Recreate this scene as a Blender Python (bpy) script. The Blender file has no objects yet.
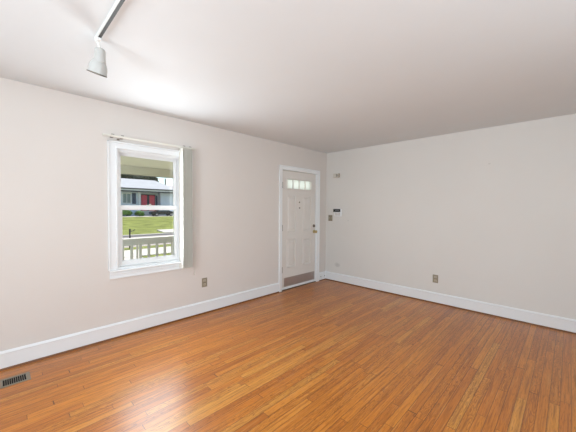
import bpy, bmesh, math, random
from mathutils import Vector, Matrix
random.seed(7)
S = bpy.context.scene
COL = S.collection

# ------------------------------------------------------------------ camera
cam_d = bpy.data.cameras.new('camera'); cam = bpy.data.objects.new('camera', cam_d); COL.objects.link(cam)
F_PX, YAW, PITCH, ROLL = 287.6, 0.77550, -0.02641, 0.00655
Fw = Vector((math.cos(YAW)*math.cos(PITCH), math.sin(YAW)*math.cos(PITCH), math.sin(PITCH)))
Rt = Vector((math.sin(YAW), -math.cos(YAW), 0)); Up = Rt.cross(Fw)
R2 = Rt*math.cos(ROLL) + Up*math.sin(ROLL); U2 = -Rt*math.sin(ROLL) + Up*math.cos(ROLL)
M = Matrix((R2, U2, -Fw)).transposed().to_4x4(); M.translation = Vector((-4.504, -3.382, 1.373))
cam.matrix_world = M
cam_d.sensor_width = 36; cam_d.lens = F_PX*36/576; cam_d.clip_start = .02; cam_d.clip_end = 400
S.camera = cam

# ------------------------------------------------------------------ world, sun, daylight, added fill
W = bpy.data.worlds.new('sky'); S.world = W; W.use_nodes = True
nt = W.node_tree; bg = nt.nodes['Background']
sky = nt.nodes.new('ShaderNodeTexSky'); sky.sky_type = 'NISHITA'; sky.sun_disc = False
sky.sun_elevation = math.radians(52); sky.sun_rotation = math.radians(40); sky.air_density = 1.0; sky.dust_density = .6
nt.links.new(sky.outputs[0], bg.inputs[0]); bg.inputs[1].default_value = .17
def lamp(name, kind, loc, d, energy, color=(1,1,1), **kw):
    l = bpy.data.lights.new(name, kind); l.energy = energy; l.color = color
    for k, v in kw.items(): setattr(l, k, v)
    o = bpy.data.objects.new(name, l); COL.objects.link(o); o.location = loc
    o.rotation_euler = Vector(d).to_track_quat('-Z', 'Y').to_euler(); return o
lamp('sun', 'SUN', (0, 20, 40), (-.30, -.36, -.88), 5.3, (1, .95, .88), angle=.01)
# daylight lamps at the visible window and door, plus added fill behind the camera
lamp('window_daylight', 'AREA', (-3.27, -.031, 1.36), (0, -1, 0), 22, (.90, .96, 1), shape='RECTANGLE', size=.60, size_y=1.18)
lamp('door_daylight', 'AREA', (-.753, .075, 1.79), (0, -1, 0), .35, (.93, .98, 1), shape='RECTANGLE', size=.58, size_y=.13)
lamp('rear_fill', 'AREA', (-6.27, -2.4, 1.4), (1, 0, .42), 76, (.825, .925, 1), shape='RECTANGLE', size=1.5, size_y=1.25)
lamp('near_fill', 'AREA', (-3.9, -5.17, 1.4), (0, 1, .55), 78, (.825, .925, 1), shape='RECTANGLE', size=2.2, size_y=1.3)

vs = S.view_settings
vs.view_transform = 'Standard'; vs.look = 'None'; vs.gamma = 1; vs.exposure = 0.10; vs.use_curve_mapping = False

# ------------------------------------------------------------------ materials
def srgb(r, g, b):
    f = lambda c: (c/255/12.92 if c/255 <= .04045 else ((c/255+.055)/1.055)**2.4)
    return (f(r), f(g), f(b), 1)
def mat(name, col, rough=.5, metal=0, spec=.5, noise=None, bump=None, coat=0):
    """principled; noise=(scale, amount) varies the colour, bump=(scale, strength, distance)"""
    m = bpy.data.materials.new(name); m.use_nodes = True; n = m.node_tree; p = n.nodes['Principled BSDF']
    c = srgb(*col); p.inputs['Base Color'].default_value = c
    p.inputs['Roughness'].default_value = rough; p.inputs['Metallic'].default_value = metal
    p.inputs['Specular IOR Level'].default_value = spec; p.inputs['Coat Weight'].default_value = coat
    tc = n.nodes.new('ShaderNodeTexCoord')
    if noise:
        t = n.nodes.new('ShaderNodeTexNoise'); t.inputs['Scale'].default_value = noise[0]; t.inputs['Detail'].default_value = 6
        n.links.new(tc.outputs['Object'], t.inputs['Vector'])
        mx = n.nodes.new('ShaderNodeMix'); mx.data_type = 'RGBA'
        mx.inputs[6].default_value = [x*(1-noise[1]) for x in c[:3]]+[1]
        mx.inputs[7].default_value = [min(1, x*(1+noise[1])) for x in c[:3]]+[1]
        n.links.new(t.outputs[0], mx.inputs[0]); n.links.new(mx.outputs[2], p.inputs['Base Color'])
    if bump:
        t = n.nodes.new('ShaderNodeTexNoise'); t.inputs['Scale'].default_value = bump[0]; t.inputs['Detail'].default_value = 4
        n.links.new(tc.outputs['Object'], t.inputs['Vector'])
        b = n.nodes.new('ShaderNodeBump'); b.inputs['Strength'].default_value = bump[1]; b.inputs['Distance'].default_value = bump[2]
        n.links.new(t.outputs[0], b.inputs['Height']); n.links.new(b.outputs[0], p.inputs['Normal'])
    return m

class G:                                     # tiny node-graph helper
    def __init__(s, n): s.n = n
    def m(s, op, a, b=None, c=None):
        x = s.n.nodes.new('ShaderNodeMath'); x.operation = op
        for i, v in enumerate((a, b, c)):
            if v is None: continue
            if isinstance(v, (int, float)): x.inputs[i].default_value = v
            else: s.n.links.new(v, x.inputs[i])
        return x.outputs[0]
    def vec(s, *v):
        x = s.n.nodes.new('ShaderNodeCombineXYZ')
        for i, q in enumerate(v):
            if isinstance(q, (int, float)): x.inputs[i].default_value = q
            else: s.n.links.new(q, x.inputs[i])
        return x.outputs[0]
    def mix(s, f, a, b, blend='MIX'):
        x = s.n.nodes.new('ShaderNodeMix'); x.data_type = 'RGBA'; x.blend_type = blend
        for i, v in ((0, f), (6, a), (7, b)):
            if isinstance(v, (int, float, tuple)): x.inputs[i].default_value = v
            else: s.n.links.new(v, x.inputs[i])
        return x.outputs[2]
    def noise(s, v, scale, detail=3, dist=0):
        t = s.n.nodes.new('ShaderNodeTexNoise'); t.inputs['Scale'].default_value = scale
        t.inputs['Detail'].default_value = detail; t.inputs['Distortion'].default_value = dist
        s.n.links.new(v, t.inputs['Vector']); return t.outputs[0]
    def rand(s, v):
        t = s.n.nodes.new('ShaderNodeTexWhiteNoise'); t.noise_dimensions = '3D'; s.n.links.new(v, t.inputs['Vector']); return t.outputs[0]
    def ramp(s, f, stops, interp='LINEAR'):
        r = s.n.nodes.new('ShaderNodeValToRGB'); r.color_ramp.interpolation = interp
        while len(r.color_ramp.elements) < len(stops): r.color_ramp.elements.new(.5)
        for e, (p, c) in zip(r.color_ramp.elements, stops): e.position = p; e.color = c
        s.n.links.new(f, r.inputs[0]); return r.outputs[0]

def oak_floor():
    m = bpy.data.materials.new('oak_strip_floor'); m.use_nodes = True; n = m.node_tree; p = n.nodes['Principled BSDF']; g = G(n)
    tc = n.nodes.new('ShaderNodeTexCoord'); sp = n.nodes.new('ShaderNodeSeparateXYZ'); n.links.new(tc.outputs['Object'], sp.inputs[0])
    X, Y = sp.outputs[0], sp.outputs[1]
    wd, ln = .057, 1.05
    yr = g.m('DIVIDE', Y, wd); row = g.m('FLOOR', yr); fy = g.m('FRACT', yr)
    off = g.m('MULTIPLY', g.rand(g.vec(row, 3.1, 0)), 7.0)
    xr = g.m('ADD', g.m('DIVIDE', X, ln), off)
    # uneven lengths
    xr = g.m('ADD', xr, g.m('MULTIPLY', g.m('SINE', g.m('MULTIPLY', xr, 2.3)), .28))
    bd = g.m('FLOOR', xr); fx = g.m('FRACT', xr)
    rnd = g.rand(g.vec(row, bd, .5)); rnd2 = g.rand(g.vec(bd, row, 9.5))
    base = g.ramp(rnd, [(0, srgb(180, 104, 30)), (.12, srgb(200, 119, 36)), (.5, srgb(207, 127, 40)), (.88, srgb(213, 135, 46)), (1, srgb(220, 154, 66))])
    # fine straight grain, long along X
    gv = g.vec(g.m('ADD', g.m('MULTIPLY', X, 2.2), g.m('MULTIPLY', rnd, 40)), g.m('MULTIPLY', Y, 75), g.m('MULTIPLY', rnd2, 30))
    gr = g.noise(gv, 1.0, 5, .3)
    c = g.mix(g.m('MULTIPLY', g.ramp(gr, [(.45, (0, 0, 0, 1)), (.70, (1, 1, 1, 1))]), .5), base, srgb(134, 72, 20))
    # cathedral figure on some boards
    nd = g.noise(g.vec(g.m('ADD', g.m('MULTIPLY', X, 3.2), g.m('MULTIPLY', rnd2, 50)), g.m('MULTIPLY', Y, 26), g.m('MULTIPLY', rnd, 20)), 1.0, 1)
    ringf = g.m('FRACT', g.m('MULTIPLY', nd, 13)); ringf = g.m('POWER', ringf, 3)
    fig = g.m('MULTIPLY', g.m('GREATER_THAN', rnd2, .6), g.m('MULTIPLY', ringf, .7))
    c = g.mix(fig, c, srgb(112, 58, 18))
    # short open-pore flecks
    fl = g.noise(g.vec(g.m('MULTIPLY', X, 14), g.m('MULTIPLY', Y, 330), rnd), 1.0, 2)
    c = g.mix(g.m('MULTIPLY', g.ramp(fl, [(.54, (0, 0, 0, 1)), (.68, (1, 1, 1, 1))]), .6), c, srgb(120, 62, 18))
    st = g.noise(g.vec(g.m('ADD', g.m('MULTIPLY', X, 2.6), g.m('MULTIPLY', rnd, 9)), g.m('MULTIPLY', Y, 60), 4.0), 1.0, 4)
    c = g.mix(g.m('MULTIPLY', g.ramp(st, [(.56, (0, 0, 0, 1)), (.66, (1, 1, 1, 1))]), .5), c, srgb(124, 64, 18))
    c = g.mix(g.m('MULTIPLY', g.ramp(st, [(.30, (1, 1, 1, 1)), (.42, (0, 0, 0, 1))]), .35), c, srgb(226, 168, 92))
    # broad wear variation across the room
    big = g.noise(tc.outputs['Object'], .8, 2)
    c = g.mix(g.m('MULTIPLY', big, .22), c, srgb(160, 88, 26), 'MIX')
    # small dark knots
    kn = n.nodes.new('ShaderNodeTexVoronoi'); kn.inputs['Scale'].default_value = 1.7
    kmap = g.vec(g.m('MULTIPLY', X, .8), g.m('MULTIPLY', Y, 1.9), 0); n.links.new(kmap, kn.inputs['Vector'])
    c = g.mix(g.m('MULTIPLY', g.m('LESS_THAN', kn.outputs['Distance'], .022), .6), c, srgb(60, 30, 12))
    # gaps
    gy = g.m('LESS_THAN', g.m('MINIMUM', fy, g.m('SUBTRACT', 1, fy)), .034)
    gx = g.m('LESS_THAN', fx, .0034)
    gap = g.m('MAXIMUM', g.m('MULTIPLY', gy, g.m('ADD', .4, g.m('MULTIPLY', g.rand(g.vec(row, 8.8, 2)), .6))), gx)
    c = g.mix(g.m('MULTIPLY', gap, .8), c, srgb(66, 32, 12))
    n.links.new(c, p.inputs['Base Color'])
    p.inputs['Specular IOR Level'].default_value = .35; p.inputs['Coat Weight'].default_value = .38; p.inputs['Coat Roughness'].default_value = .3
    ro = g.m('ADD', .27, g.m('MULTIPLY', g.noise(gv, 1.3, 3), .12)); n.links.new(ro, p.inputs['Roughness'])
    b = n.nodes.new('ShaderNodeBump'); b.inputs['Strength'].default_value = .35; b.inputs['Distance'].default_value = .001
    cup = g.m('ADD', g.m('MULTIPLY', rnd, .5), g.m('SUBTRACT', g.m('MULTIPLY', gr, .5), gap)); n.links.new(cup, b.inputs['Height']); n.links.new(b.outputs[0], p.inputs['Normal'])
    return m

def wall_paint(name, col, stains=()):
    m = bpy.data.materials.new(name); m.use_nodes = True; n = m.node_tree; p = n.nodes['Principled BSDF']; g = G(n)
    tc = n.nodes.new('ShaderNodeTexCoord'); c = srgb(*col)
    big = g.noise(tc.outputs['Object'], 1.3, 3)
    k = g.mix(big, tuple(x*.965 for x in c[:3])+(1,), tuple(min(1, x*1.03) for x in c[:3])+(1,))
    sp = n.nodes.new('ShaderNodeSeparateXYZ'); n.links.new(tc.outputs['Object'], sp.inputs[0])
    for (axis, u0, z0, ru, rz, amt) in stains:
        a = g.m('DIVIDE', g.m('SUBTRACT', sp.outputs[axis], u0), ru); b_ = g.m('DIVIDE', g.m('SUBTRACT', sp.outputs[2], z0), rz)
        d = g.m('ADD', g.m('MULTIPLY', a, a), g.m('MULTIPLY', b_, b_))
        d = g.m('ADD', d, g.m('MULTIPLY', g.noise(tc.outputs['Object'], 22, 2), .8))
        f = g.m('MULTIPLY', g.m('MAXIMUM', g.m('SUBTRACT', 1.4, d), 0), amt)
        k = g.mix(f, k, srgb(110, 106, 100))
    n.links.new(k, p.inputs['Base Color']); p.inputs['Roughness'].default_value = .62; p.inputs['Specular IOR Level'].default_value = .25
    b = n.nodes.new('ShaderNodeBump'); b.inputs['Strength'].default_value = .25; b.inputs['Distance'].default_value = .003
    n.links.new(g.m('ADD', g.noise(tc.outputs['Object'], 6, 2), g.m('MULTIPLY', g.noise(tc.outputs['Object'], 120, 2), .12)), b.inputs['Height'])
    n.links.new(b.outputs[0], p.inputs['Normal'])
    return m

def glass(name, tint=(1, 1, 1), rough=0, frost=0):
    m = bpy.data.materials.new(name); m.use_nodes = True; n = m.node_tree; n.nodes.clear()
    o = n.nodes.new('ShaderNodeOutputMaterial'); t = n.nodes.new('ShaderNodeBsdfTransparent'); t.inputs[0].default_value = (*tint, 1)
    gl = n.nodes.new('ShaderNodeBsdfGlossy'); gl.inputs['Roughness'].default_value = rough
    fr = n.nodes.new('ShaderNodeFresnel'); fr.inputs[0].default_value = 1.45
    base = t
    if frost:
        tr = n.nodes.new('ShaderNodeBsdfTranslucent'); tr.inputs[0].default_value = (.97, 1, .98, 1)
        tex = n.nodes.new('ShaderNodeTexVoronoi'); tex.inputs['Scale'].default_value = 60
        tcn = n.nodes.new('ShaderNodeTexCoord'); n.links.new(tcn.outputs['Object'], tex.inputs['Vector'])
        mth = n.nodes.new('ShaderNodeMath'); mth.operation = 'MULTIPLY_ADD'; mth.inputs[1].default_value = .25; mth.inputs[2].default_value = frost
        n.links.new(tex.outputs[0], mth.inputs[0])
        mm = n.nodes.new('ShaderNodeMixShader'); n.links.new(mth.outputs[0], mm.inputs[0])
        n.links.new(t.outputs[0], mm.inputs[1]); n.links.new(tr.outputs[0], mm.inputs[2]); base = mm
    mx = n.nodes.new('ShaderNodeMixShader'); n.links.new(fr.outputs[0], mx.inputs[0])
    n.links.new(base.outputs[0], mx.inputs[1]); n.links.new(gl.outputs[0], mx.inputs[2]); n.links.new(mx.outputs[0], o.inputs[0])
    return m

M_FLOOR = oak_floor()
M_WALL = wall_paint('beige_wall_paint', (222, 216, 211))
M_WALL_R = wall_paint('beige_wall_paint_marked', (225, 223, 219), [(1, -.275, .315, .07, .05, .26), (1, -.50, 1.16, .02, .015, .15), (1, -2.62, 1.97, .02, .012, .2)])
M_CEIL = wall_paint('ceiling_paint', (224, 228, 230))
M_TRIM = mat('white_trim_paint', (238, 241, 243), .35, bump=(30, .05, .002))
M_DOOR = mat('white_door_paint', (226, 222, 217), .4, bump=(40, .05, .001))
M_SHOE = mat('stained_shoe_mould', (118, 72, 30), .4, noise=(14, .3))
M_VINYL = mat('white_vinyl', (240, 242, 243), .35, noise=(5, .02))
M_BLIND = mat('blind_vinyl', (226, 224, 216), .5, noise=(8, .04))
M_PLASTIC = mat('white_plastic', (228, 226, 220), .4, noise=(12, .03))
M_TAN = mat('tan_metal_plate', (150, 142, 124), .45, metal=.15, noise=(60, .12))
M_TAN2 = mat('beige_receptacle_plastic', (186, 178, 160), .4, noise=(60, .05))
M_BLACK = mat('black_plastic', (18, 18, 20), .35, noise=(10, .1))
M_DARK = mat('duct_shade_black', (10, 9, 8), .8, noise=(10, .1))
M_BRASS = mat('brass', (190, 176, 128), .28, metal=1, noise=(30, .08))
M_STEEL = mat('brushed_steel', (196, 190, 188), .5, metal=1, noise=(3, .12), bump=(300, .1, .0005))
M_HINGE = mat('aged_hinge_metal', (120, 112, 100), .4, metal=.8, noise=(40, .15))
M_LAMP = mat('grey_white_enamel', (190, 190, 187), .38, noise=(20, .04))
M_TRACK = mat('white_enamel', (232, 232, 229), .35, noise=(9, .03))
M_VENT = mat('grey_vent_metal', (142, 134, 118), .42, metal=.5, noise=(40, .1))
M_GLASS = glass('window_glass', (.97, .99, .98))
M_LITE = glass('obscure_glass', (.92, .98, .95), .2, frost=.9)
M_GRASS = mat('lawn_grass', (138, 144, 78), .9, spec=.1, noise=(1.1, .75), bump=(14, 1, .08))
M_CONC = mat('pale_concrete', (214, 206, 196), .9, spec=.2, noise=(3, .1), bump=(30, .3, .01))
M_ROAD = mat('sunlit_asphalt', (178, 166, 160), .9, spec=.2, noise=(6, .12), bump=(60, .4, .01))
M_PORCH = mat('cream_painted_wood', (238, 236, 220), .6, noise=(4, .04))
M_RAIL = mat('white_rail_paint', (228, 227, 220), .5, noise=(6, .05))
M_SIDING = mat('pale_blue_siding', (218, 228, 238), .7, noise=(2, .06))
M_ROOF = mat('pale_grey_shingle', (186, 186, 190), .9, noise=(1.2, .1), bump=(8, .6, .03))
M_FASCIA = mat('white_fascia', (236, 236, 236), .5, noise=(3, .03))
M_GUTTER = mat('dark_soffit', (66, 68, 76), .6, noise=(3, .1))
M_RED = mat('red_door_paint', (232, 92, 110), .5, noise=(4, .08))
M_NAVY = mat('dark_blue_shutter', (62, 78, 100), .6, noise=(4, .1))
M_PANE = mat('far_window_pane', (120, 138, 140), .15, spec=.8, noise=(2, .1))
M_MAUVE = mat('mauve_siding', (176, 160, 168), .7, noise=(1.5, .06))
M_DKROOF = mat('dark_brown_shingle', (92, 84, 82), .9, noise=(3, .2))
M_BUSH = mat('shrub_leaves', (84, 122, 52), .8, spec=.2, noise=(9, .5), bump=(8, .8, .05))
M_TREE = mat('dark_tree_leaves', (62, 70, 52), .85, spec=.2, noise=(4, .5), bump=(5, .8, .1))
M_BARK = mat('bark', (84, 66, 50), .9, noise=(12, .3), bump=(20, .7, .02))
M_CARA = mat('black_car_paint', (32, 34, 44), .25, coat=.5, noise=(1, .05))
M_CARB = mat('white_car_paint', (226, 228, 232), .25, coat=.5, noise=(1, .03))
M_TYRE = mat('tyre_rubber', (24, 24, 25), .8, noise=(20, .2))
M_POST = mat('black_post_metal', (34, 33, 32), .5, noise=(10, .1))

# ------------------------------------------------------------------ mesh helpers
def B(): return bmesh.new()
def box(bm, x0, x1, y0, y1, z0, z1, bev=0, mtx=None):
    r = bmesh.ops.create_cube(bm, size=1)
    vs_ = r['verts']
    for v in vs_: v.co = Vector(((x0+x1)/2+v.co.x*(x1-x0), (y0+y1)/2+v.co.y*(y1-y0), (z0+z1)/2+v.co.z*(z1-z0)))
    if bev:
        es = list({e for v in vs_ for e in v.link_edges})
        rr = bmesh.ops.bevel(bm, geom=es, offset=bev, segments=2, affect='EDGES', profile=.5)
        vs_ = list({v for f in rr['faces'] for v in f.verts} | {v for v in vs_ if v.is_valid})
    if mtx: bmesh.ops.transform(bm, matrix=mtx, verts=[v for v in vs_ if v.is_valid])
    return bm
def extrude_profile(bm, prof, a, b, axis='x', up=Vector((0, 0, 1))):
    """prof: (out, up) points; swept from a to b (Vectors)"""
    d = (b-a).normalized(); out = d.cross(up)
    ra = [bm.verts.new(a+out*p[0]+up*p[1]) for p in prof]; rb = [bm.verts.new(b+out*p[0]+up*p[1]) for p in prof]
    k = len(prof)
    for i in range(k): bm.faces.new((ra[i], ra[(i+1) % k], rb[(i+1) % k], rb[i]))
    bm.faces.new(ra[::-1]); bm.faces.new(rb)
    bmesh.ops.recalc_face_normals(bm, faces=bm.faces)
    return bm
def lathe(bm, prof, seg=32, mtx=None):
    rings = []
    for r, z in prof:
        if r < 1e-6: rings.append([bm.verts.new((0, 0, z))])
        else: rings.append([bm.verts.new((r*math.cos(2*math.pi*i/seg), r*math.sin(2*math.pi*i/seg), z)) for i in range(seg)])
    for a, b in zip(rings, rings[1:]):
        for i in range(seg):
            j = (i+1) % seg
            if len(a) == 1 and len(b) == 1: continue
            if len(a) == 1: bm.faces.new((a[0], b[i], b[j]))
            elif len(b) == 1: bm.faces.new((a[i], b[0], a[j]))
            else: bm.faces.new((a[i], b[i], b[j], a[j]))
    if mtx: bmesh.ops.transform(bm, matrix=mtx, verts=[v for r in rings for v in r])
    bmesh.ops.recalc_face_normals(bm, faces=bm.faces)
    return bm
def tube(bm, pts, r, seg=10):
    pts = [Vector(p) for p in pts]; rings = []
    for i, p in enumerate(pts):
        d = (pts[min(i+1, len(pts)-1)]-pts[max(i-1, 0)]).normalized()
        u = d.cross(Vector((0, 0, 1)) if abs(d.z) < .9 else Vector((1, 0, 0))).normalized(); w = d.cross(u)
        rings.append([bm.verts.new(p+(u*math.cos(t)+w*math.sin(t))*r) for t in [2*math.pi*k/seg for k in range(seg)]])
    for a, b in zip(rings, rings[1:]):
        for i in range(seg): bm.faces.new((a[i], a[(i+1) % seg], b[(i+1) % seg], b[i]))
    bm.faces.new(rings[0][::-1]); bm.faces.new(rings[-1]); bmesh.ops.recalc_face_normals(bm, faces=bm.faces)
    return bm
def world(o): return (world(o.parent) @ o.matrix_parent_inverse if o.parent else Matrix.Identity(4)) @ o.matrix_basis
def obj(name, bm, m, parent=None, smooth=False, loc=None):
    me = bpy.data.meshes.new(name)
    if loc: bmesh.ops.translate(bm, vec=-Vector(loc), verts=bm.verts)
    bm.to_mesh(me); bm.free(); me.materials.append(m)
    if smooth:
        for p in me.polygons: p.use_smooth = True
        me.set_sharp_from_angle(angle=math.radians(40))
    o = bpy.data.objects.new(name, me); COL.objects.link(o)
    if loc: o.location = loc
    if parent:
        o.parent = parent
        o.matrix_parent_inverse = world(parent).inverted()
    return o
def empty(name, loc=(0, 0, 0)):
    o = bpy.data.objects.new(name, None); COL.objects.link(o); o.location = loc; o.empty_display_size = .1
    return o
def tag(o, label, cat, group=None, kind=None):
    o['label'] = label; o['category'] = cat
    if group: o['group'] = group
    if kind: o['kind'] = kind
    return o
def struct(o, label=None, cat=None):
    o['kind'] = 'structure'
    if label: o['label'] = label
    if cat: o['category'] = cat
    return o

# ------------------------------------------------------------------ room shell
XL, YN, H = -6.3, -5.2, 2.44
T = .16
struct(obj('floor', box(B(), XL-T, T, YN-T, T, -.12, 0), M_FLOOR), 'orange oak strip floor of the empty room', 'floor')
struct(obj('ceiling', box(B(), XL-T, T, YN-T, T, H, H+.12), M_CEIL), 'off-white plaster ceiling', 'ceiling')
WX0, WX1, WZ0, WZ1 = -3.612, -2.918, .72, 1.985           # window opening
DX0, DX1, DZ1 = -1.205, -.300, 2.02                        # door opening
bm = B()
for a in ((XL-T, WX0, 0, H), (WX0, WX1, 0, WZ0), (WX0, WX1, WZ1, H), (WX1, DX0, 0, H), (DX0, DX1, DZ1, H), (DX1, T, 0, H)):
    box(bm, a[0], a[1], 0, T, a[2], a[3])
bmesh.ops.remove_doubles(bm, verts=bm.verts, dist=1e-5)
struct(obj('wall_left', bm, M_WALL), 'beige wall with the window and the front door', 'wall')
struct(obj('wall_right', box(B(), 0, T, YN, 0, 0, H), M_WALL_R), 'blank pale wall to the right with an outlet low on it', 'wall')
bm = B()                                                   # behind the camera, with openings for the added windows
for a in ((YN, -3.15, 0, H), (-1.65, 0, 0, H), (-3.15, -1.65, 0, .77), (-3.15, -1.65, 2.03, H)): box(bm, XL-T, XL, a[0], a[1], a[2], a[3])
struct(obj('wall_rear', bm, M_WALL))
bm = B()
for a in ((XL-T, -5.0, 0, H), (-2.8, T, 0, H), (-5.0, -2.8, 0, .75), (-5.0, -2.8, 2.05, H)): box(bm, a[0], a[1], YN-T, YN, a[2], a[3])
struct(obj('wall_near', bm, M_WALL))
# added windows behind the camera, unseen, framing the fill lamps
def added_window(name, along, fixed, a0, a1, z0, z1, sgn):
    w = empty(name, (fixed if along == 'y' else (a0+a1)/2, (a0+a1)/2 if along == 'y' else fixed, z0)); struct(w)
    bm = B()
    def bb(p0, p1, q0, q1, d0=.0, d1=.1):
        lo, hi = sorted((fixed-sgn*d0, fixed-sgn*d1))
        (box(bm, lo, hi, p0, p1, q0, q1) if along == 'y' else box(bm, p0, p1, lo, hi, q0, q1))
    bb(a0, a0+.05, z0, z1); bb(a1-.05, a1, z0, z1); bb(a0, a1, z0, z0+.05); bb(a0, a1, z1-.05, z1)
    bb(a0, a1, (z0+z1)/2-.02, (z0+z1)/2+.02, .05, .1); bb((a0+a1)/2-.025, (a0+a1)/2+.025, z0, z1, .05, .1)
    obj('window_frame', bm, M_VINYL, w)
    bm = B(); bb(a0+.05, a1-.05, z0+.05, z1-.05, .07, .074); obj('window_pane', bm, M_GLASS, w)
added_window('added_window_2', 'y', XL, -3.15, -1.65, .77, 2.03, 1)
added_window('added_window_3', 'x', YN, -5.0, -2.8, .75, 2.05, 1)

# baseboards: flat board with a cap moulding, plus the stained shoe moulding
BP = [(0, .012), (.016, .012), (.016, .132), (.022, .136), (.022, .143), (.012, .152), (.006, .158), (0, .158)]
SP = [(0, 0), (.026, 0), (.024, .009), (.017, .016), (.0, .018)]
def run(name, a, b, shoe=True, **kw):
    a, b = Vector(a), Vector(b)
    o = struct(obj(name, extrude_profile(B(), BP, a, b), M_TRIM), **kw)
    if shoe: obj('shoe_mould', extrude_profile(B(), SP, a, b), M_SHOE, o)
    return o
run('baseboard_left', (XL, 0, 0), (-1.272, 0, 0))
run('baseboard_corner', (-.224, 0, 0), (0, 0, 0))
run('baseboard_right', (0, -.0, 0), (0, YN, 0))
run('baseboard_rear', (XL, YN, 0), (XL, 0, 0))
run('baseboard_near', (0, YN, 0), (XL, YN, 0))
# two small cable grommets on the stub of baseboard by the door
for x, lab in ((-.165, 'tiny dark cable grommet in the baseboard next to the door casing'), (-.05, 'tiny dark cable grommet in the baseboard next to the room corner')):
    tag(obj('wall_grommet', lathe(B(), [(0, 0), (.009, 0), (.009, .003), (0, .003)], 12, Matrix.Translation((x, -.0165, .075)) @ Matrix.Rotation(math.radians(90), 4, 'X')), M_HINGE), lab, 'grommet')

# ------------------------------------------------------------------ window in view
w1 = struct(empty('window_1', (-3.275, 0, WZ0)), 'white double-hung window beside the front door, stacked blinds on its right', 'window')
bm = B(); cw = .083
for x0, x1 in ((WX0-cw, WX0), (WX1, WX1+cw)):
    box(bm, x0, x1, -.018, 0, WZ0, WZ1+.07, .003)
box(bm, WX0, WX1, -.018, 0, WZ1, WZ1+.07, .003)
box(bm, WX0-cw, WX0-cw+.016, -.030, -.016, WZ0, WZ1+.07, .004); box(bm, WX1+cw-.016, WX1+cw, -.030, -.016, WZ0, WZ1+.07, .004)
box(bm, WX0-cw, WX1+cw, -.030, -.016, WZ1+.054, WZ1+.07, .004)
box(bm, WX0-.010, WX0+.004, -.026, -.014, WZ0, WZ1, .003); box(bm, WX1-.004, WX1+.010, -.026, -.014, WZ0, WZ1, .003)
box(bm, WX0-.010, WX1+.010, -.026, -.014, WZ1-.004, WZ1+.012, .003)
obj('window_casing', bm, M_TRIM, w1)
bm = B(); box(bm, WX0-cw+.012, WX1+cw+.004, -.042, .028, WZ0-.02, WZ0, .006); obj('window_sill', bm, M_TRIM, w1)
bm = B(); box(bm, WX0-cw+.012, WX1+cw-.006, -.016, 0, .628, WZ0-.02, .003); box(bm, WX0-cw+.012, WX1+cw-.006, -.024, -.014, .628, .645, .004)
box(bm, WX0-cw+.012, WX1+cw-.006, -.024, -.012, .672, .682, .003)
obj('window_apron', bm, M_TRIM, w1)
bm = B()                                                   # frame lining the opening
for a in ((WX0, WX0+.02, WZ0, WZ1), (WX1-.02, WX1, WZ0, WZ1), (WX0+.02, WX1-.02, WZ1-.022, WZ1), (WX0+.02, WX1-.02, WZ0, WZ0+.02)): box(bm, a[0], a[1], .0, T, a[2], a[3])
for a in ((WX0+.02, WX0+.03), (WX1-.03, WX1-.02)): box(bm, a[0], a[1], .022, .029, WZ0+.02, WZ1-.022)
box(bm, WX0+.02, WX1-.02, .018, .029, WZ1-.032, WZ1-.022)
obj('window_frame', bm, M_VINYL, w1)
def sash(z0, z1, y0, y1, bot, top, side=.035):
    bm = B(); xa, xb = WX0+.022, WX1-.022
    box(bm, xa, xa+side, y0, y1, z0, z1, .002); box(bm, xb-side, xb, y0, y1, z0, z1, .002)
    box(bm, xa+side, xb-side, y0, y1, z0, z0+bot, .002); box(bm, xa+side, xb-side, y0, y1, z1-top, z1, .002)
    # glazing bead
    for a in ((xa+side, xa+side+.008, z0+bot, z1-top), (xb-side-.008, xb-side, z0+bot, z1-top), (xa+side, xb-side, z0+bot, z0+bot+.008), (xa+side, xb-side, z1-top-.008, z1-top)):
        box(bm, a[0], a[1], y0+.008, y1-.008, a[2], a[3])
    o = obj('sash', bm, M_VINYL, w1)
    bm = B(); box(bm, xa+side-.002, xb-side+.002, (y0+y1)/2-.002, (y0+y1)/2+.002, z0+bot-.002, z1-top+.002); obj('window_pane', bm, M_GLASS, o)
    return o
lower = sash(WZ0+.022, 1.392, .030, .060, .052, .040, .034)
upper = sash(1.350, WZ1-.024, .062, .092, .040, .026, .030)
bm = B(); box(bm, -3.31, -3.24, .024, .045, 1.390, 1.402, .004); tube(bm, [(-3.275, .034, 1.400), (-3.275, .034, 1.408), (-3.255, .028, 1.410)], .005)
obj('sash_lock', bm, M_PLASTIC, lower)

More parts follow.
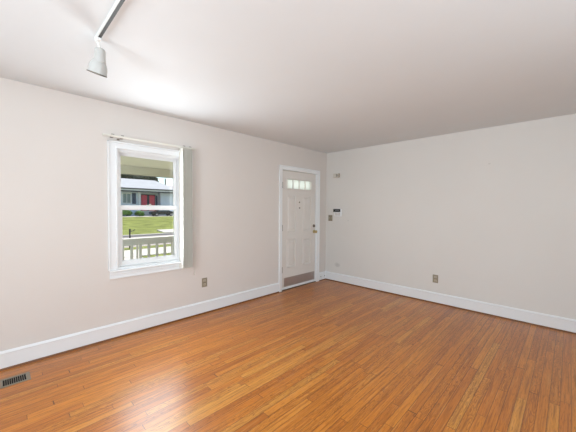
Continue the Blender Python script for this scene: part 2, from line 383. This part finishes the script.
# vertical blind, vanes stacked open at the right
vb = tag(empty('vertical_blind', (-3.25, -.05, 2.09)), 'off-white vertical blind stacked open at the right side of the window', 'blind')
bm = B(); box(bm, -3.745, -2.752, -.068, -.036, 2.094, 2.108, .003); box(bm, -3.745, -2.752, -.062, -.044, 2.086, 2.096, .002); obj('headrail', bm, M_BLIND, vb)
for x in (-3.655, -3.565, -2.900, -2.822):
    bm = B(); box(bm, x-.013, x+.013, -.060, -.022, 2.106, 2.116, .002); box(bm, x-.013, x+.013, -.024, 0.0, 2.088, 2.116, .002); obj('bracket', bm, M_HINGE, vb)
for x in (-3.60, -2.935):
    bm = B(); box(bm, x-.012, x+.012, -.034, -.028, 2.064, 2.080, .002); obj('clip', bm, M_HINGE, vb)
def vane(x, ang, z0=.646, z1=2.085):
    bm = B(); n = 6; w = .086; ra = []; 
    for side in (0, 1):
        for zz in (z0, z1):
            row = []
            for i in range(n+1):
                t = (i/n-.5)*w; c = .006*(1-(2*i/n-1)**2) + side*.0012
                row.append(bm.verts.new((t*math.cos(ang)-c*math.sin(ang)+x, t*math.sin(ang)+c*math.cos(ang)-.062, zz)))
            ra.append(row)
    f0, f1, k0, k1 = ra
    for i in range(n):
        bm.faces.new((f0[i], f0[i+1], f1[i+1], f1[i])); bm.faces.new((k0[i], k1[i], k1[i+1], k0[i+1]))
        bm.faces.new((f0[i], k0[i], k0[i+1], f0[i+1])); bm.faces.new((f1[i], f1[i+1], k1[i+1], k1[i]))
    bm.faces.new((f0[0], f1[0], k1[0], k0[0])); bm.faces.new((f0[n], k0[n], k1[n], f1[n]))
    bmesh.ops.recalc_face_normals(bm, faces=bm.faces)
    box(bm, x-.004, x+.004, -.066, -.058, z1-.004, z1+.006)
    return bm
for i in range(9):
    obj('vane', vane(-2.944+i*.0135, math.radians(-84 if i == 0 else (-74, -66, -78, -64, -74, -62, -76, -66)[i-1])), M_BLIND, vb, True)
bm = B(); tube(bm, [(-2.757, -.06, 2.09), (-2.757, -.058, 1.3), (-2.758, -.055, .60)], .0022, 6); tube(bm, [(-2.770, -.06, 2.09), (-2.771, -.058, 1.3), (-2.770, -.055, .56)], .0022, 6)
lathe(bm, [(0, 0), (.006, .004), (.008, .02), (.004, .034), (0, .036)], 10, Matrix.Translation((-2.770, -.055, .53)))
obj('cord', bm, M_BLIND, vb)

# ------------------------------------------------------------------ front door
d1 = struct(empty('door_1', (-.753, 0, 0)), 'white panelled front door with four small panes at the top', 'door')
bm = B()
for a in ((-1.270, -1.203, 0, 2.078), (-.302, -.225, 0, 2.078)): box(bm, a[0], a[1], -.018, 0, a[2], a[3], .004)
box(bm, -1.203, -.302, -.018, 0, 2.008, 2.078, .004)
for a in ((-1.270, -1.256, 0, 2.078), (-.239, -.225, 0, 2.078)): box(bm, a[0], a[1], -.026, -.014, a[2], a[3], .004)
box(bm, -1.270, -.225, -.026, -.014, 2.064, 2.078, .004)
obj('door_casing', bm, M_TRIM, d1)
bm = B()
box(bm, -1.205, -1.196, 0, T, .012, 2.012); box(bm, -.309, -.300, 0, T, .012, 2.012); box(bm, -1.205, -.300, 0, T, 2.012, 2.02)
obj('door_jamb', bm, M_TRIM, d1)
obj('threshold', box(B(), -1.2, -.305, -.012, T, .0, .012, .003), M_HINGE, d1)
SX0, SX1, SZ0, SZ1, SY0, SY1 = -1.191, -.314, .020, 2.004, .012, .056
# slab as a grid of cells: panels recessed, the light opening left empty
panels = [(-1.062, -.846, .966, 1.590), (-.660, -.444, .966, 1.590), (-1.062, -.846, .366, .850), (-.660, -.444, .366, .850)]
lite = (-1.068, -.438, 1.705, 1.872)
xs = sorted({SX0, SX1, -1.062, -.846, -.660, -.444, lite[0], lite[1]}); zs = sorted({SZ0, SZ1, .966, 1.590, .366, .850, lite[2], lite[3]})
bm = B()
for i in range(len(xs)-1):
    for j in range(len(zs)-1):
        cx, cz = (xs[i]+xs[i+1])/2, (zs[j]+zs[j+1])/2
        if lite[0] < cx < lite[1] and lite[2] < cz < lite[3]: continue
        inp = any(p[0] < cx < p[1] and p[2] < cz < p[3] for p in panels)
        box(bm, xs[i], xs[i+1], SY0+(.016 if inp else 0), SY1, zs[j], zs[j+1])
bmesh.ops.remove_doubles(bm, verts=bm.verts, dist=1e-5)
leaf = obj('door_leaf', bm, M_DOOR, d1)
def frustum(bm, x0, x1, z0, z1, yb, yf, ins):
    a = [bm.verts.new(v) for v in ((x0, yb, z0), (x1, yb, z0), (x1, yb, z1), (x0, yb, z1))]
    b = [bm.verts.new(v) for v in ((x0+ins, yf, z0+ins), (x1-ins, yf, z0+ins), (x1-ins, yf, z1-ins), (x0+ins, yf, z1-ins))]
    for i in range(4): bm.faces.new((a[i], a[(i+1) % 4], b[(i+1) % 4], b[i]))
    bm.faces.new(b); bm.faces.new(a[::-1]); bmesh.ops.recalc_face_normals(bm, faces=bm.faces)
def ring(bm, x0, x1, z0, z1, w, y0, y1, bev=.002):
    box(bm, x0, x1, y0, y1, z0, z0+w, bev); box(bm, x0, x1, y0, y1, z1-w, z1, bev)
    box(bm, x0, x0+w, y0, y1, z0+w, z1-w, bev); box(bm, x1-w, x1, y0, y1, z0+w, z1-w, bev)
for p in panels:
    bm = B(); ring(bm, p[0]-.006, p[1]+.006, p[2]-.006, p[3]+.006, .010, SY0-.005, SY0+.017, .003)
    frustum(bm, p[0]+.026, p[1]-.026, p[2]+.026, p[3]-.026, SY0+.0165, SY0+.004, .020)
    obj('door_panel', bm, M_DOOR, leaf)
bm = B(); ring(bm, lite[0]-.014, lite[1]+.014, lite[2]-.014, lite[3]+.014, .020, SY0-.007, SY1-.004, .003)
for k in (1, 2, 3):
    x = lite[0]+(lite[1]-lite[0])*k/4; box(bm, x-.007, x+.007, SY0+.004, SY1-.01, lite[2], lite[3])
obj('glazing_frame', bm, M_DOOR, leaf)
for k in range(4):
    x = lite[0]+(lite[1]-lite[0])*k/4; x2 = lite[0]+(lite[1]-lite[0])*(k+1)/4
    obj('door_pane', box(B(), x+.006, x2-.006, SY0+.022, SY0+.028, lite[2]+.004, lite[3]-.004), M_LITE, leaf)
kp = obj('kick_plate', box(B(), -1.132, -.334, SY0-.003, SY0, .052, .205, .001), M_STEEL, leaf); kp['label'] = 'brushed steel kick plate'
bm = B(); box(bm, -1.19, -.315, SY0-.012, SY0, .016, .048, .002); obj('door_sweep', bm, M_TRIM, leaf)
ry = Matrix.Rotation(math.radians(90), 4, 'X')             # local +z -> -y (into the room)
kb = obj('door_knob', lathe(B(), [(0, 0), (.033, 0), (.033, .005), (.013, .010), (.011, .030), (.020, .036), (.028, .046), (.029, .056), (.022, .066), (0, .070)], 28, Matrix.Translation((-.352, SY0, .946)) @ ry), M_BRASS, leaf, True); kb['label'] = 'round brass knob'
bm = lathe(B(), [(0, 0), (.029, 0), (.028, .008), (.018, .013), (0, .014)], 24, Matrix.Translation((-.358, SY0, 1.052)) @ ry); box(bm, -.362, -.354, SY0-.030, SY0-.012, 1.034, 1.070, .002)
obj('deadbolt', bm, M_HINGE, leaf, True)
obj('peephole', lathe(B(), [(0, 0), (.013, 0), (.012, .006), (.006, .008), (0, .006)], 18, Matrix.Translation((-.757, SY0, 1.480)) @ ry), M_HINGE, leaf, True)
bm = B(); box(bm, -.770, -.744, SY0-.008, SY0, 1.372, 1.392, .003); lathe(bm, [(0, 0), (.006, 0), (.006, .010), (0, .012)], 12, Matrix.Translation((-.757, SY0-.006, 1.382)) @ ry)
obj('door_bell_knob', bm, M_HINGE, leaf)
for z in (1.757, 1.049, .351):
    bm = B(); tube(bm, [(-1.196, -.006, z-.05), (-1.196, -.006, z+.05)], .0075, 12); box(bm, -1.202, -1.180, -.002, .012, z-.048, z+.048)
    obj('hinge', bm, M_HINGE, leaf)

# ------------------------------------------------------------------ fittings on the walls
def outlet(name, pos, axis, label, w=.074, h=.118):
    e = tag(empty(name, pos), label, 'outlet')
    def tr(bm):                      # built facing -y at origin
        m = Matrix.Translation(pos) @ (Matrix.Rotation(math.radians(-90), 4, 'Z') if axis == 'x' else Matrix.Identity(4))
        bmesh.ops.transform(bm, matrix=m, verts=bm.verts); return bm
    obj('cover_plate', tr(box(B(), -w/2, w/2, -.006, 0, -h/2, h/2, .002)), M_TAN, e)
    for z in (-.026, .026):
        bm = B(); box(bm, -.017, .017, -.009, -.004, z-.014, z+.014, .003)
        o = obj('receptacle', tr(bm), M_TAN2, e)
        bm = B(); box(bm, -.008, -.0055, -.0096, -.0085, z-.004, z+.007); box(bm, .0055, .008, -.0096, -.0085, z-.004, z+.006); box(bm, -.002, .002, -.0096, -.0085, z-.011, z-.007)
        obj('slots', tr(bm), M_BLACK, o)
    obj('screw', tr(lathe(B(), [(0, 0), (.003, 0), (.003, .002), (0, .002)], 10, Matrix.Translation((0, -.006, 0)) @ ry)), M_HINGE, e)
    return e
outlet('wall_outlet', (-2.603, 0, .402), 'y', 'tan duplex outlet on the left wall, right of the window blinds')
outlet('wall_outlet', (0, -1.998, .358), 'x', 'tan duplex outlet low on the right wall')
# light switch
e = tag(empty('light_switch', (0, -.108, 1.195)), 'tan metal light switch plate on the right wall below the thermostat', 'light switch')
obj('cover_plate', box(B(), -.006, 0, -.155, -.061, 1.137, 1.253, .002), M_TAN, e)
for y in (-.129, -.087):
    bm = B(); box(bm, -.008, -.005, y-.006, y+.006, 1.181, 1.209); box(bm, -.018, -.006, y-.0035, y+.0035, 1.196, 1.206, .001); obj('toggle', bm, M_TAN2, e)
# thermostat / alarm keypad
e = tag(empty('alarm_keypad', (0, -.27, 1.30)), 'small white keypad with a black display on the right wall', 'keypad')
obj('body', box(B(), -.036, 0, -.365, -.215, 1.232, 1.362, .006), M_TRIM, e)
obj('display', box(B(), -.040, -.034, -.352, -.198, 1.312, 1.368, .002), M_BLACK, e)
bm = B()
for i in range(4):
    for j in range(3): box(bm, -.039, -.034, -.345+i*.030, -.327+i*.030, 1.250+j*.018, 1.261+j*.018, .001)
obj('keys', bm, M_TAN2, e)
bm = B(); box(bm, -.0405, -.0398, -.325, -.240, 1.336, 1.350); obj('readout', bm, mat('readout_grey', (120, 124, 124), .4, noise=(9, .05)), e)
# chime / sensor box
e = tag(empty('chime_box', (0, -.25, 1.99)), 'small off-white sensor box high on the right wall near the corner', 'sensor')
obj('body', box(B(), -.035, 0, -.305, -.180, 1.950, 2.032, .006), mat('yellowed_plastic', (214, 210, 200), .4, noise=(12, .04)), e)
bm = B()
for k in range(5): box(bm, -.0365, -.034, -.285, -.245, 1.966+k*.011, 1.971+k*.011)
obj('grille', bm, M_HINGE, e)
obj('side_cap', box(B(), -.036, -.002, -.309, -.303, 1.957, 2.028, .002), M_TAN, e)

# ------------------------------------------------------------------ floor register
e = tag(empty('floor_vent', (-4.41, -.275, 0)), 'grey metal floor register beside the left baseboard', 'vent')
vx0, vx1, vy0, vy1 = -4.494, -4.320, -.352, -.205
bm = B(); ring(bm, vx0, vx1, vy0, vy1, .001, .0, .006) if 0 else None
box(bm, vx0, vx1, vy0, vy0+.018, 0, .006, .002); box(bm, vx0, vx1, vy1-.020, vy1, 0, .006, .002)
box(bm, vx0, vx0+.014, vy0+.018, vy1-.020, 0, .006, .002); box(bm, vx1-.026, vx1, vy0+.018, vy1-.020, 0, .006, .002)
obj('flange', bm, M_VENT, e)
obj('duct_shade_sheet', box(B(), vx0+.012, vx1-.024, vy0+.016, vy1-.018, .0002, .0012), M_DARK, e)  # near-black sheet painted as the shade down the duct
nb = 11
for k in range(1, nb):
    x = vx0+.014+(vx1-vx0-.040)*k/nb
    obj('louvre', box(B(), x-.0012, x+.0012, vy0+.017, vy1-.019, .001, .0055), M_VENT, e)

# ------------------------------------------------------------------ track light
tl = tag(empty('track_light', (-4.05, -1.30, H)), 'white ceiling track light with one grey bell-shaped head', 'track light')
bm = B(); x = -4.040
for a in ((x-.0105, x-.005, H-.026, H), (x+.005, x+.0105, H-.026, H), (x-.005, x+.005, H-.006, H)): box(bm, a[0], a[1], -3.30, -1.240, a[2], a[3], .001)
obj('track', bm, M_TRACK, tl)
obj('track_slot', box(B(), x-.0060, x+.0100, -3.298, -1.244, H-.0272, H-.022), mat('track_slot_grey', (44, 43, 40), .5, noise=(9, .1)), tl)
obj('end_cap', box(B(), x-.013, x+.013, -1.242, -1.235, H-.028, H, .002), M_TRACK, tl)
hd = empty('lamp_head', (-4.050, -1.285, 2.40)); hd.parent = tl; hd.matrix_parent_inverse = tl.matrix_basis.inverted()
P = Vector((-4.032, -1.262, 2.380))
bm = B(); box(bm, x-.011, x+.011, -1.300, -1.246, H-.042, H-.026, .003); tube(bm, [(x, -1.262, H-.04), P+Vector((0, 0, -.01)), P+Vector((0, 0, -.03))], .008, 12)
obj('adapter', bm, M_TRACK, hd)
ax = Vector((.03, .10, -1)).normalized()                     # aiming direction
Q = ax.to_track_quat('Z', 'Y').to_matrix().to_4x4(); Q.translation = P+Vector((.002, 0, -.018))
obj('socket_housing', lathe(B(), [(0, 0), (.022, 0), (.027, .005), (.029, .030), (.031, .070), (.033, .084), (.024, .098), (0, .104)], 40, Q), M_LAMP, hd, True)
ax2 = Vector((-.11, .36, -1)).normalized()
Q2 = ax2.to_track_quat('Z', 'Y').to_matrix().to_4x4(); Q2.translation = Q @ Vector((0, 0, .056))
obj('lamp_shade', lathe(B(), [(.028, .006), (.033, .016), (.040, .030), (.047, .044), (.0505, .056), (.0540, .094), (.0520, .0945), (.048, .058), (.044, .046), (.036, .032), (.026, .022), (0, .020)], 48, Q2), M_LAMP, hd, True)
obj('bulb', lathe(B(), [(0, .024), (.016, .028), (.024, .038), (.038, .058), (.044, .068), (.036, .074), (.016, .077), (0, .078)], 40, Q2), mat('bulb_face', (176, 176, 172), .25, noise=(20, .05)), hd, True)
obj('rim_ring', lathe(B(), [(.0520, .093), (.0555, .093), (.0555, .097), (.0510, .097), (.0520, .093)], 40, Q2), M_HINGE, hd, True)
bm = B(); ux = Q.to_3x3() @ Vector((1, 0, 0))
tube(bm, [P+Vector((0, 0, -.020)), P+Vector((.033, 0, -.028)), P+Vector((.034, .004, -.060))], .003, 8)
obj('yoke', bm, M_TRACK, hd)

# ------------------------------------------------------------------ porch outside
def slab(name, m, *a, label=None, cat=None): return struct(obj(name, box(B(), *a), m), label, cat)
slab('porch_floor', M_CONC, -6.5, 1.5, T, 2.02, -.30, -.14, label='concrete porch floor outside the window', cat='porch floor')
pc = struct(empty('porch_roof', (-2.5, 1, 2.1)), 'cream porch roof seen through the top of the window', 'porch roof')
bm = B(); extrude_profile(bm, [(-T, 2.20), (-1.98, 2.06), (-1.98, 2.12), (-T, 2.28)], Vector((-6.6, 0, 0)), Vector((1.6, 0, 0)))
bmesh.ops.recalc_face_normals(bm, faces=bm.faces)
obj('soffit', bm, M_PORCH, pc)
bm = B()
for k in range(28): box(bm, -6.5+k*.29-.012, -6.5+k*.29+.012, .2, 1.9, 2.050, 2.062) if 0 else None
box(bm, -6.6, 1.6, 1.88, 1.98, 1.925, 2.075, .006); box(bm, -6.6, 1.6, 1.872, 1.99, 1.925, 1.955, .004)
obj('beam', bm, M_PORCH, pc)
pr = tag(empty('porch_railing', (-2.6, 1.93, -.14)), 'white porch railing with square balusters outside the window', 'railing')
bm = B(); box(bm, -6.5, 1.5, 1.875, 1.985, .815, .845, .006); obj('top_rail', bm, M_RAIL, pr)
bm = B(); box(bm, -6.5, 1.5, 1.905, 1.955, .725, .815, .004); obj('sub_rail', bm, M_RAIL, pr)
bm = B(); box(bm, -6.5, 1.5, 1.905, 1.955, -.04, .03, .004); obj('bottom_rail', bm, M_RAIL, pr)
k = 0
xq = -4.42
while xq < -.2:
    obj('baluster', box(B(), xq-.018, xq+.018, 1.912, 1.948, .03, .725), M_RAIL, pr); xq += .14
obj('railing_post', box(B(), -2.805, -2.780, 1.915, 1.945, -.14, .73, .004), M_RAIL, pr)
bm = B()
for x in (-6.3, 1.3): box(bm, x-.06, x+.06, 1.87, 1.99, -.14, 1.93, .005)
struct(obj('porch_post', bm, M_PORCH))

# ------------------------------------------------------------------ street outside
slab('front_yard', M_GRASS, -60, 60, 2.02, 9.3, -1.2, -.66, label='front lawn strip beyond the porch rail', cat='lawn')
slab('front_path', M_CONC, -2.3, -.35, 2.06, 9.3, -.7, -.64, label='pale concrete path from the porch', cat='path')
slab('sidewalk', M_CONC, -60, 60, 9.3, 11.35, -1.2, -.63, label='pale concrete sidewalk', cat='sidewalk')
slab('verge', M_GRASS, -60, 60, 11.35, 12.4, -1.2, -.64, label='grass verge between sidewalk and road', cat='verge')
slab('road', M_ROAD, -60, 60, 12.4, 18.3, -1.2, -.68, label='pale sunlit road', cat='road')
slab('kerb', M_CONC, -60, 60, 18.3, 18.6, -1.2, -.55, label='concrete kerb at the foot of the far lawn', cat='kerb')
bm = B(); nx, ny = 70, 26; vv = []
for j in range(ny+1):
    yy = 18.6+(31-18.6)*j/ny
    for i in range(nx+1):
        xx = -14+50*i/nx
        vv.append(bm.verts.new((xx, yy, -.58+.90*(j/ny)+.05*math.sin(xx*1.3+yy)*math.sin(yy*.9)*(0 < j < ny))))
for j in range(ny):
    for i in range(nx):
        a = j*(nx+1)+i; bm.faces.new((vv[a], vv[a+1], vv[a+nx+2], vv[a+nx+1]))
struct(obj('far_lawn', bm, M_GRASS, smooth=True), 'sunny green lawn sloping up across the street', 'lawn')
slab('house_drive', M_CONC, -14, 60, 31, 60, -.6, .33, label='pale drive in front of the house across the street', cat='driveway')
obj_g = slab('far_ground', M_GRASS, -120, 140, 60, 200, -.8, .3)
bm = B(); extrude_profile(bm, [(0, 0), (-1.5, 0), (-1.5, .14), (0, .03)], Vector((4.6, 18.8, -.55)), Vector((12, 18.8, -.55)))
bmesh.ops.recalc_face_normals(bm, faces=bm.faces)
struct(obj('driveway_apron', bm, M_CONC), 'pale driveway apron crossing the foot of the far lawn', 'driveway')

mp = tag(empty('mailbox_post', (.12, 12.0, -.64)), 'slim black post standing by the street', 'post')
obj('post', tube(B(), [(.12, 12.0, -.64), (.12, 12.0, .26)], .035, 10), M_POST, mp)
obj('finial', lathe(B(), [(0, 0), (.05, .0), (.055, .02), (.02, .06), (0, .08)], 14, Matrix.Translation((.12, 12.0, .26))), M_POST, mp)
obj('arm', tube(B(), [(.12, 12.0, .19), (.29, 12.02, .21), (.35, 12.02, .28)], .018, 8), M_POST, mp)

# house across the street
hs = tag(empty('house', (6, 38, .33)), 'pale blue single-storey house with red double doors across the street', 'house')
HY, HX0, HX1, EZ = 36.0, -4.0, 12.95, 3.40
bm = B()
box(bm, HX0, 8.62, HY, HY+9, .33, EZ); box(bm, 8.62, 11.15, HY+.9, HY+9, .33, EZ); box(bm, 11.15, HX1, HY, HY+9, .33, EZ)
obj('wall', bm, M_SIDING, hs)
bm = B()
box(bm, HX0-.4, HX1+.5, HY-.75, HY+9.5, EZ-.02, EZ+.04)
obj('soffit', bm, M_GUTTER, hs)
bm = B(); box(bm, HX0-.4, HX1+.55, HY-.80, HY-.73, EZ+.05, EZ+.24, .01); obj('fascia', bm, M_FASCIA, hs)
bm = B(); box(bm, HX0-.4, HX1+.55, HY-.92, HY-.79, EZ+.24, EZ+.38, .03); box(bm, HX0-.4, HX1+.5, HY-.8, HY-.7, EZ-.1, EZ+.06); obj('gutter', bm, M_GUTTER, hs)
bm = B()
P0 = [(HY-.9, EZ+.38), (HY+4.3, 5.34), (HY+9.6, EZ+.38), (HY+9.6, EZ+.28), (HY+4.3, 5.22), (HY-.9, EZ+.28)]
va = [bm.verts.new((HX0-.5, y, z)) for y, z in P0]; vc = [bm.verts.new((HX1+.35-(1.3 if z > 5 else 0), y, z)) for y, z in P0]
for i in range(6): bm.faces.new((va[i], va[(i+1) % 6], vc[(i+1) % 6], vc[i]))
bm.faces.new(va[::-1]); bm.faces.new(vc); bmesh.ops.recalc_face_normals(bm, faces=bm.faces)
obj('roof', bm, M_ROOF, hs)
def far_window(x0, x1, z0, z1, y=HY):
    bm = B(); ring(bm, x0, x1, z0, z1, .09, y-.06, y+.02, 0); box(bm, (x0+x1)/2-.025, (x0+x1)/2+.025, y-.05, y, z0, z1); o = obj('window', bm, M_FASCIA, hs)
    obj('pane', box(B(), x0+.08, x1-.08, y-.03, y-.012, z0+.08, z1-.08), M_PANE, o)
far_window(6.50, 7.52, 1.85, 3.16); far_window(1.2, 2.6, 1.85, 3.16)
obj('shutter', box(B(), 7.62, 8.06, HY-.05, HY, 1.82, 3.18), M_NAVY, hs)
obj('porch_column', box(B(), 8.30, 8.56, HY-.25, HY, .33, EZ), M_FASCIA, hs)
for x0, x1 in ((8.98, 9.70), (9.98, 10.70)):
    bm = B(); box(bm, x0, x1, HY+.80, HY+.90, .95, 3.0, .02)
    for zq in (1.1, 1.75, 2.4): frustum(bm, x0+.12, x1-.12, zq, zq+.5, HY+.80, HY+.77, .04)
    obj('front_door', bm, M_RED, hs)['label'] = 'red door'
bm = B(); box(bm, 8.90, 8.98, HY+.78, HY+.92, .95, 3.08); box(bm, 9.70, 9.98, HY+.78, HY+.92, .95, 3.08); box(bm, 10.70, 10.78, HY+.78, HY+.92, .95, 3.08); box(bm, 8.9, 10.78, HY+.78, HY+.92, 3.0, 3.1)
obj('door_frame', bm, M_GUTTER, hs)
obj('side_light', box(B(), 10.86, 11.06, HY+.84, HY+.9, 1.0, 3.0), M_NAVY, hs)
obj('stoop', box(B(), 8.5, 11.4, HY-.6, HY+.9, .33, .95), M_CONC, hs)
obj('chimney_pipe', tube(B(), [(13.7, HY+4.6, 4.4), (13.7, HY+4.6, 5.75)], .09, 8), M_GUTTER, hs)

h2 = tag(empty('house', (17, 52, .33)), 'mauve house with a brown roof behind the pale blue house', 'house')
obj('wall', box(B(), 17.6, 30, 50, 57, .33, 4.9), M_MAUVE, h2)
bm = B(); P0 = [(49.4, 4.8), (53.5, 5.7), (57.6, 4.8)]
va = [bm.verts.new((17.2, y, z)) for y, z in P0]; vc = [bm.verts.new((30.5, y, z)) for y, z in P0]
for i in range(3): bm.faces.new((va[i], va[(i+1) % 3], vc[(i+1) % 3], vc[i]))
bm.faces.new(va[::-1]); bm.faces.new(vc); bmesh.ops.recalc_face_normals(bm, faces=bm.faces)
obj('roof', bm, M_MAUVE, h2)

# shrubs and trees: leafy clumps
def clump(cx, cy, cz, rx, ry_, rz, n=10, leaves=260, ls=.09, seed=0):
    rnd = random.Random(seed); bm = B()
    for i in range(n):
        p = Vector((rnd.uniform(-.6, .6)*rx, rnd.uniform(-.6, .6)*ry_, rnd.uniform(-.45, .55)*rz)); r = rnd.uniform(.38, .6)
        q = bmesh.ops.create_icosphere(bm, subdivisions=3, radius=1)
        for v in q['verts']:
            k = 1+.16*math.sin(v.co.x*9+i)*math.sin(v.co.y*8+2*i)*math.cos(v.co.z*10)
            v.co = Vector((v.co.x*rx*r*k, v.co.y*ry_*r*k, v.co.z*rz*r*k))+p+Vector((cx, cy, cz))
    for i in range(leaves):
        u = Vector((rnd.gauss(0, 1), rnd.gauss(0, 1), rnd.gauss(0, 1))).normalized()
        c = Vector((cx+u.x*rx*rnd.uniform(.8, 1.08), cy+u.y*ry_*rnd.uniform(.8, 1.08), cz+u.z*rz*rnd.uniform(.8, 1.05)))
        a = Vector((rnd.gauss(0, 1), rnd.gauss(0, 1), rnd.gauss(0, 1))).normalized()*ls; b = a.cross(u).normalized()*ls*.6
        bm.faces.new([bm.verts.new(c-a), bm.verts.new(c+b), bm.verts.new(c+a), bm.verts.new(c-b)])
    return bm
for i, (x, y, r, h, lab) in enumerate(((2.9, 33.6, .74, .46, 'low green shrub furthest left before the house'), (4.55, 33.4, .74, .44, 'low green shrub below the house window'), (6.2, 33.5, .72, .42, 'low green shrub right of the one below the house window'), (7.65, 33.4, .56, .32, 'lowest green shrub, next to the parked dark car'))):
    s = tag(empty('shrub', (x, y, .33)), lab, 'shrub', 'shrubs before the house')
    obj('foliage', clump(x, y, .33+h*.95, r, .6, h, 8, 200, .08, i), M_BUSH, s)
    obj('stem', tube(B(), [(x, y, .33), (x+.05, y, .33+h)], .04, 6), M_BARK, s)
for i, (x, y, zc, rx, rz, lab) in enumerate(((15.0, 58, 6.6, 4.2, 1.9, 'dark tree crown just over the house roof'), (5.0, 59, 6.8, 4.6, 1.9, 'dark tree crown over the left of the house roof'))):
    s = tag(empty('tree', (x, y, .33)), lab, 'tree', 'trees behind the house')
    obj('crown', clump(x, y, zc, rx, 2.5, rz, 14, 700, .22, 20+i), M_TREE, s)
    obj('trunk', tube(B(), [(x, y, .3), (x+.2, y, zc)], .22, 8), M_BARK, s)

# parked cars
def car(x, y, label, paint, s=1.0, rot=0):
    e = tag(empty('car', (x, y, .33)), label, 'car', 'cars parked before the house')
    L, Wd = 4.5*s, 1.75*s
    side = [(-2.25, .35), (-2.25, .78), (-2.0, .88), (-1.35, .93), (-.75, 1.36), (.65, 1.40), (1.25, .98), (2.0, .90), (2.25, .72), (2.25, .32)]
    def tr(p): return Vector((x+p[0]*s, y+p[1]*s, .33+p[2]*s))
    bm = B(); a = [bm.verts.new(tr((px, -.85, pz)) if pz < 1 else tr((px, -.68, pz))) for px, pz in side]; b = [bm.verts.new(tr((px, .85, pz)) if pz < 1 else tr((px, .68, pz))) for px, pz in side]
    n = len(side)
    for i in range(n): bm.faces.new((a[i], a[(i+1) % n], b[(i+1) % n], b[i]))
    bm.faces.new(a[::-1]); bm.faces.new(b); bmesh.ops.recalc_face_normals(bm, faces=bm.faces)
    obj('body', bm, paint, e)
    for sy in (-1, 1):
        bm = B()
        w = [(-1.18, .97, .835), (-.70, 1.30, .72), (.0, 1.33, .715), (.60, 1.32, .715), (1.08, 1.00, .83)]
        f = [bm.verts.new(tr((p[0], sy*(p[2]+.012), p[1]))) for p in w]; g_ = [bm.verts.new(tr((p[0], sy*(p[2]-.02), p[1]))) for p in w]
        bm.faces.new(f); bm.faces.new(g_[::-1])
        for i in range(5): bm.faces.new((f[i], f[(i+1) % 5], g_[(i+1) % 5], g_[i]))
        bmesh.ops.recalc_face_normals(bm, faces=bm.faces); obj('side_window', bm, M_PANE, e)
    for px in (-1.4, 1.4):
        for sy in (-1, 1):
            wh = obj('wheel', lathe(B(), [(0, -.10*s), (.20*s, -.10*s), (.31*s, -.09*s), (.33*s, -.05*s), (.33*s, .05*s), (.31*s, .09*s), (.20*s, .10*s), (0, .10*s)], 22, Matrix.Translation(tr((px, sy*.78, .33))) @ ry), M_TYRE, e, True)
            obj('hubcap', lathe(B(), [(0, .105*s), (.18*s, .103*s), (.19*s, .098*s), (0, .098*s)], 18, Matrix.Translation(tr((px, sy*.78, .33))) @ (ry if sy < 0 else ry.inverted())), M_STEEL, wh)
car(10.0, 32.6, 'black car parked nose-left before the red doors', M_CARA, .62)
car(13.4, 33.0, 'dark car parked at the right end of the drive', M_CARA, .72)
car(7.9+.0, 31.9, 'white car parked low at the lawn edge', M_CARB, .28) if 0 else None
